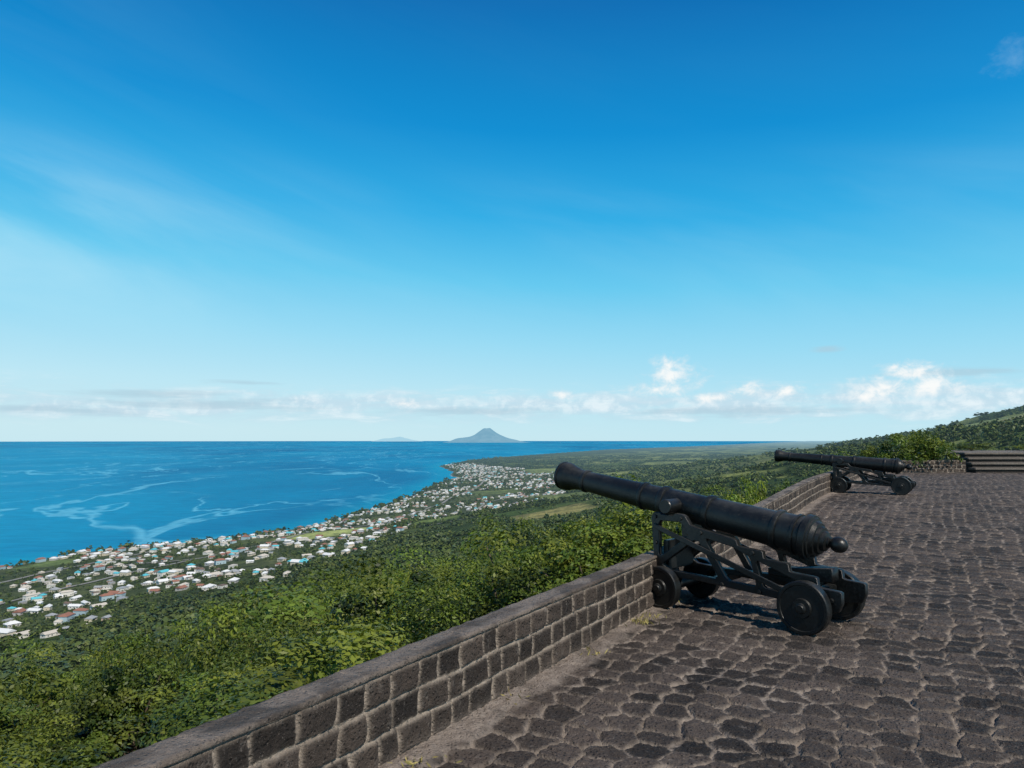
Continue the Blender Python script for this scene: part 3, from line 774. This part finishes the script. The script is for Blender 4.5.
# ------------------------------------------------------------ far islands
def island(name, u, dist, hfun, size, label, L, mx, hz=HAZE):
    az_ = math.atan((u - 512) / 760); cx_, cy2 = dist * math.tan(az_), dist
    g1 = np.linspace(-size, size, 180); X, Y = np.meshgrid(g1, g1)
    m, nt, p = new_mat(name + "_rock")
    G = nt.new('ShaderNodeNewGeometry'); n_ = nt.noise(G.outputs['Position'], .0022, 6, .65)
    nt.put(p.inputs['Base Color'], nt.mix(nt.ss(n_, .35, .65), (.015, .04, .04), (.14, .16, .14))); p.inputs['Roughness'].default_value = 1.
    nt.put(p.inputs['Normal'], nt.bump(n_, 1., 200.))
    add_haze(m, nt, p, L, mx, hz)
    o = link(bpy.data.objects.new(name, np_mesh(name, np.stack([X, Y, hfun(X, Y)], -1).reshape(-1, 3), grid_faces(180, 180), [m])))
    o.location = (cx_, cy2, SEA)
    o["kind"] = "structure"; o["label"] = label; o["category"] = "island"
def stat(X, Y):
    r = np.sqrt(X ** 2 + (Y * .8) ** 2)
    n = fbm(X / 400., Y / 400., 60, 5) - .5
    cone = 930 * np.exp(-(r / 860.) ** 1.2); cone = np.minimum(cone, 790 + 40 * n + .10 * X)
    rd = 110 * np.exp(-((X + 1500) / 480) ** 2 - (Y / 1500) ** 2) + 40 * np.exp(-((X - 1300) / 500) ** 2 - (Y / 1500) ** 2)
    return cone * (1 + .18 * n) + rd * (1 + .8 * n) - 40
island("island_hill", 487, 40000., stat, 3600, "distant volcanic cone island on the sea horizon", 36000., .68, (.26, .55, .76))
def saba(X, Y):
    n = fbm(X / 600., Y / 600., 70, 5) - .5
    return 380 * np.exp(-(np.sqrt(X ** 2 + Y ** 2) / 900.) ** 1.3) * (1 + .5 * n) + 120 * np.exp(-((X + 1100) / 600) ** 2) * np.exp(-(Y / 900) ** 2) - 40
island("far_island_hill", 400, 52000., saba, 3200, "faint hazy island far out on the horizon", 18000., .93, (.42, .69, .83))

# ------------------------------------------------------------ houses
def plain_mat(name, c, rough=.8, var=.15):
    m, nt, p = new_mat(name); G = nt.new('ShaderNodeNewGeometry')
    n_ = nt.noise(G.outputs['Position'], .8, 2, .6)
    nt.put(p.inputs['Base Color'], nt.mix(n_, tuple(x * (1 - var) for x in c), tuple(min(.85, x * (1 + var)) for x in c)))
    p.inputs['Roughness'].default_value = rough
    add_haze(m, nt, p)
    return m
WALLS = [plain_mat("wall_white", (.60, .58, .53)), plain_mat("wall_cream", (.50, .44, .33)), plain_mat("wall_blue", (.30, .40, .44)), plain_mat("wall_peach", (.44, .31, .23)), plain_mat("wall_grey", (.36, .35, .33))]
ROOFS = [plain_mat("roof_white", (.62, .62, .61)), plain_mat("roof_grey", (.27, .28, .29)), plain_mat("roof_rust", (.24, .105, .068)), plain_mat("roof_turquoise", (.08, .40, .46)), plain_mat("roof_brown", (.14, .09, .065)), plain_mat("roof_pale", (.46, .42, .36))]
winm = plain_mat("window_glass", (.03, .04, .05), .2)
def house_geo(L, Wd, H, style):
    l, w_ = L / 2, Wd / 2
    Vw = [(-l, -w_, -3), (l, -w_, -3), (l, w_, -3), (-l, w_, -3), (-l, -w_, H), (l, -w_, H), (l, w_, H), (-l, w_, H)]
    Fw = [(0, 1, 5, 4), (1, 2, 6, 5), (2, 3, 7, 6), (3, 0, 4, 7)]
    Fi = []
    for sx in (-.6, -.1, .55):
        for sy in (-1, 1):
            x = sx * l; y = sy * (w_ + .03); o = len(Vw); hw = .6
            zz = (.05, 2.1) if sx == -.1 else (.9, 2.1)
            Vw += [(x - hw, y, zz[0]), (x + hw, y, zz[0]), (x + hw, y, zz[1]), (x - hw, y, zz[1])]; Fi.append((o, o + 1, o + 2, o + 3))
    for sx in (-1, 1):
        o = len(Vw); x = sx * (l + .03)
        Vw += [(x, -.7, .9), (x, .7, .9), (x, .7, 2.1), (x, -.7, 2.1)]; Fi.append((o, o + 1, o + 2, o + 3))
    ov = .6; rh = Wd * .28
    if style == 0:
        k = w_ * .9
        Vr = [(-l - ov, -w_ - ov, H), (l + ov, -w_ - ov, H), (l + ov, w_ + ov, H), (-l - ov, w_ + ov, H), (-l + k, 0, H + rh), (l - k, 0, H + rh)]
        Fr = [(0, 1, 5, 4), (1, 2, 5, 5), (2, 3, 4, 5), (3, 0, 4, 4), (3, 2, 1, 0)]
    elif style == 1:
        Vr = [(-l - ov, -w_ - ov, H - .1), (l + ov, -w_ - ov, H - .1), (l + ov, w_ + ov, H - .1), (-l - ov, w_ + ov, H - .1), (-l - ov, 0, H + rh), (l + ov, 0, H + rh)]
        Fr = [(0, 1, 5, 4), (1, 2, 5, 5), (2, 3, 4, 5), (3, 0, 4, 4), (3, 2, 1, 0)]
    else:
        Vr = [(-l - .2, -w_ - .2, H), (l + .2, -w_ - .2, H), (l + .2, w_ + .2, H), (-l - .2, w_ + .2, H), (-l - .2, -w_ - .2, H + .5), (l + .2, -w_ - .2, H + .5), (l + .2, w_ + .2, H + .5), (-l - .2, w_ + .2, H + .5)]
        Fr = [(0, 1, 5, 4), (1, 2, 6, 5), (2, 3, 7, 6), (3, 0, 4, 7), (4, 5, 6, 7)]
    return Vw, Fw, Fi, Vr, Fr
def pymesh(name, V, F, mats, mi=None):
    me = bpy.data.meshes.new(name)
    F = [tuple(dict.fromkeys(f)) for f in F]
    me.from_pydata([tuple(v) for v in V], [], F)
    for q in mats: me.materials.append(q)
    if mi is not None: me.polygons.foreach_set("material_index", mi)
    return me
HT = []
wn = ["white", "cream", "pale blue", "peach", "grey"]; rn = ["white", "grey", "rust red", "turquoise", "brown", "pale"]
hr = random.Random(9)
for k in range(26):
    L = hr.uniform(8, 16); Wd = hr.uniform(6.5, 10); H = hr.choice([3., 3.2, 3.4, 5.8]); stl = hr.choice([0, 0, 1, 1, 2])
    wi = hr.choice([0, 0, 0, 0, 1, 1, 1, 2, 3, 4]); ri = [0, 1, 2, 0, 4, 5, 0, 0, 5, 1, 2, 5, 0, 1, 5, 2, 5, 1, 0, 4, 2, 3, 0, 3, 5, 1][k]
    Vw, Fw, Fi, Vr, Fr = house_geo(L, Wd, H, stl)
    full = pymesh("house", Vw + Vr, Fw + Fi + [tuple(i + len(Vw) for i in f) for f in Fr], [WALLS[wi], winm, ROOFS[ri]], [0] * len(Fw) + [1] * len(Fi) + [2] * len(Fr))
    walls = pymesh("walls", Vw[:8], Fw, [WALLS[wi]])
    pane = pymesh("window", [(-.6, 0, -.6), (.6, 0, -.6), (.6, 0, .6), (-.6, 0, .6)], [(0, 1, 2, 3)], [winm]) if k == 0 else HT[0][2]
    wpos = []
    for sx in (-.6, -.1, .55):
        for sy in (-1, 1): wpos.append((sx * L / 2, sy * (Wd / 2 + .03), 1.5, 0.))
    for sx in (-1, 1): wpos.append((sx * (L / 2 + .03), 0, 1.5, math.pi / 2))
    roof = pymesh("roof", Vr, Fr, [ROOFS[ri]])
    HT.append((full, walls, pane, roof, f"small {wn[wi]} house with {rn[ri]} roof in the coastal town", Vw, Fw, Fi, Vr, Fr, wi, ri, wpos))
cyy = []; cii = []
yv = 560.; row = 0
while yv < 7000:
    iv = 45.; lane = 0; mxi = float(imax(yv)) * 1.1
    while iv < mxi:
        cyy.append(yv); cii.append(iv); lane += 1; iv += 17 if lane % 2 else 29
    row += 1; yv += 17 if row % 5 else 32
cyy = np.array(cyy); cii = np.array(cii)
hy = cyy + rng.uniform(-7, 7, len(cyy)); hx = coast(cyy) + cii + rng.uniform(-7, 7, len(cyy))
tdx = (coast(cyy + 60) - coast(cyy - 60)) / 120.
dens = fbm(hx / 80., hy / 80., 91, 3); twn = town(hx, hy)
ok = (twn > .15) & (dens > .505 - .05 * twn) & (rng.random(len(hx)) < .60) & (np.degrees(np.arctan2(hx, hy)) > -38)
ha = np.arctan2(1, tdx) + np.where(rng.random(len(hx)) < .3, math.pi / 2, 0) + rng.normal(size=len(hx)) * .3
hx, hy, ha = hx[ok], hy[ok], ha[ok]; hz = height(hx, hy)
o_ = np.argsort(np.hypot(hx, hy)); hx, hy, hz, ha = hx[o_], hy[o_], hz[o_], ha[o_]
print("houses", len(hx))
NH = 290
for k in range(min(NH, len(hx))):
    t = HT[hr.randrange(len(HT))]
    sc_ = hr.uniform(.58, .92)
    if k < 60:
        e = link(bpy.data.objects.new("house", None))
        for n_, me in (("walls", t[1]), ("roof", t[3])):
            c_ = link(bpy.data.objects.new(n_, me)); c_.parent = e
        for (wx_, wy_, wz_, wr_) in t[12]:
            c_ = link(bpy.data.objects.new("window", t[2])); c_.parent = e; c_.location = (wx_, wy_, wz_); c_.rotation_euler = (0, 0, wr_)
    else:
        e = link(bpy.data.objects.new("house", t[0]))
    e.location = (hx[k], hy[k], hz[k] + .4); e.rotation_euler = (0, 0, ha[k]); e.scale = (sc_, sc_, sc_)
    tag(e, t[4], "house", "houses of the coastal town")
VV = []; FF = []; MM = []; off = 0
allm = WALLS + ROOFS + [winm]
for k in range(NH, len(hx)):
    t = HT[hr.randrange(len(HT))]; Vw, Fw, Fi, Vr, Fr, wi, ri = t[5:12]
    sc_ = hr.uniform(.6, .98)
    P = np.array(Vw[:8] + Vr) * sc_; c, s_ = math.cos(ha[k]), math.sin(ha[k])
    Q = np.stack([P[:, 0] * c - P[:, 1] * s_ + hx[k], P[:, 0] * s_ + P[:, 1] * c + hy[k], P[:, 2] + hz[k] + .4], 1)
    VV += Q.tolist(); FF += [tuple(i + off for i in f) for f in Fw] + [tuple(i + 8 + off for i in f) for f in Fr]
    MM += [wi] * len(Fw) + [5 + ri] * len(Fr); off += len(P)
if VV:
    ho = link(bpy.data.objects.new("distant_houses", pymesh("distant_houses", VV, FF, allm, MM)))
    tag(ho, "mass of tiny pale houses along the far coast", "houses", kind="stuff")

# ------------------------------------------------------------ roads
m, nt, p = new_mat("road_asphalt"); G = nt.new('ShaderNodeNewGeometry')
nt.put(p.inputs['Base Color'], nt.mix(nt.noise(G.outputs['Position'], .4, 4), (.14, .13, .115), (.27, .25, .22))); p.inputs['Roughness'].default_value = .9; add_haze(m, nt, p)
road_mat = m
def road(pts, wd, name, label):
    pts = np.array(pts); d = np.gradient(pts, axis=0); d /= np.linalg.norm(d, axis=1, keepdims=True); n = np.stack([-d[:, 1], d[:, 0]], 1)
    cols = []
    for t in (-.5, -.17, .17, .5):
        q = pts + n * wd * t; cols.append(np.stack([q[:, 0], q[:, 1], height(q[:, 0], q[:, 1]) + .9], 1))
    V = np.stack(cols, 1).reshape(-1, 3)
    o = link(bpy.data.objects.new(name, np_mesh(name, V, grid_faces(len(pts), 4), [road_mat])))
    o["kind"] = "structure"; o["label"] = label; o["category"] = "road"
yy = np.arange(560, 6000, 9.)
r1 = np.stack([np.interp(yy, CY, CX) + np.minimum(imax(yy) * .45, 230) + 18 * np.sin(yy / 240), yy], 1)
road(r1, 9, "road", "grey coastal road running through the town")
yy2 = np.arange(560, 2600, 8.)
r2 = np.stack([np.interp(yy2, CY, CX) + 450 + 45 * np.sin(yy2 / 210), yy2], 1)
road(r2, 8, "side_road", "narrow back road curving through town and trees")
xs = np.linspace(-640, -60, 70)
r3 = np.stack([xs, 1200 + (xs + 640) * .30 + 30 * np.sin(xs / 70)], 1)
road(r3, 7, "cross_road", "small road climbing inland from the town")

# ------------------------------------------------------------ plain and hillside tree cover
n = 70000
rad = 380 * (9000 / 380.) ** (rng.random(n) ** .9); an = np.radians(rng.uniform(-38, 38, n))
px = rad * np.sin(an); py = rad * np.cos(an); ii = inland(px, py)
cl = fbm(px / 70., py / 70., 95, 3)
tw = town(px, py)
fcut = np.maximum(field_mask(px, py), field_mask(px - 8, py + 45))
keepm = (ii > 14) & (fcut < .3) & (cl > .38) & (rng.random(n) > tw * .38) & (glade(px, py) < rng.random(n) + .04)
wx = px * .94 + py * .34; wy = (-px * .34 + py * .94) * .6
pid = hash2(np.floor(wx / 190.), np.floor(wy / 190.), 44)
plot = (pid > .76) & (ii > 450) & (ii < 2000) & (py > 1200)
keepm &= ~(plot & (rng.random(n) < .93))
px, py, rad, tw = px[keepm], py[keepm], rad[keepm], tw[keepm]
kd = kdtree.KDTree(len(hx) + len(r1) + len(r2) + len(r3))
j = 0
for q in np.concatenate([np.stack([hx, hy], 1), r1, r2, r3]):
    kd.insert((q[0], q[1], 0), j); j += 1
kd.balance()
kk = np.array([kd.find((a, b, 0))[2] > 8.5 for a, b in zip(px, py)]); px, py, rad, tw = px[kk], py[kk], rad[kk], tw[kk]
pz = height(px, py)
gv = fbm(px / 60., py / 60., 153, 3)
szr = rng.uniform(2.2, 5.4, len(px)) * np.where(tw > .3, .62, 1.) * np.clip(rad / 1400., .8, 2.6) * (.6 + .8 * gv)
sc = np.stack([szr, szr * rng.uniform(.7, 1.1, len(px)) * np.clip(2600 / rad, .5, 1)], 1)
print("far trees", len(px))
V, F, Tn = scatter(tiny, px, py, pz, sc, rng.normal(size=len(px)) * .18 + (gv - .5) * .9 - .02, rng.uniform(0, 6.28, len(px)))
fo = link(bpy.data.objects.new("distant_woodland", np_mesh("distant_woodland", V, F, [leaf_far], {"tone": Tn}, smooth=False)))
tag(fo, "dark green woodland and garden trees across the plain", "forest", kind="stuff")
print("woodland quads", len(F)); del V, F, Tn, VV, FF; gc.collect()
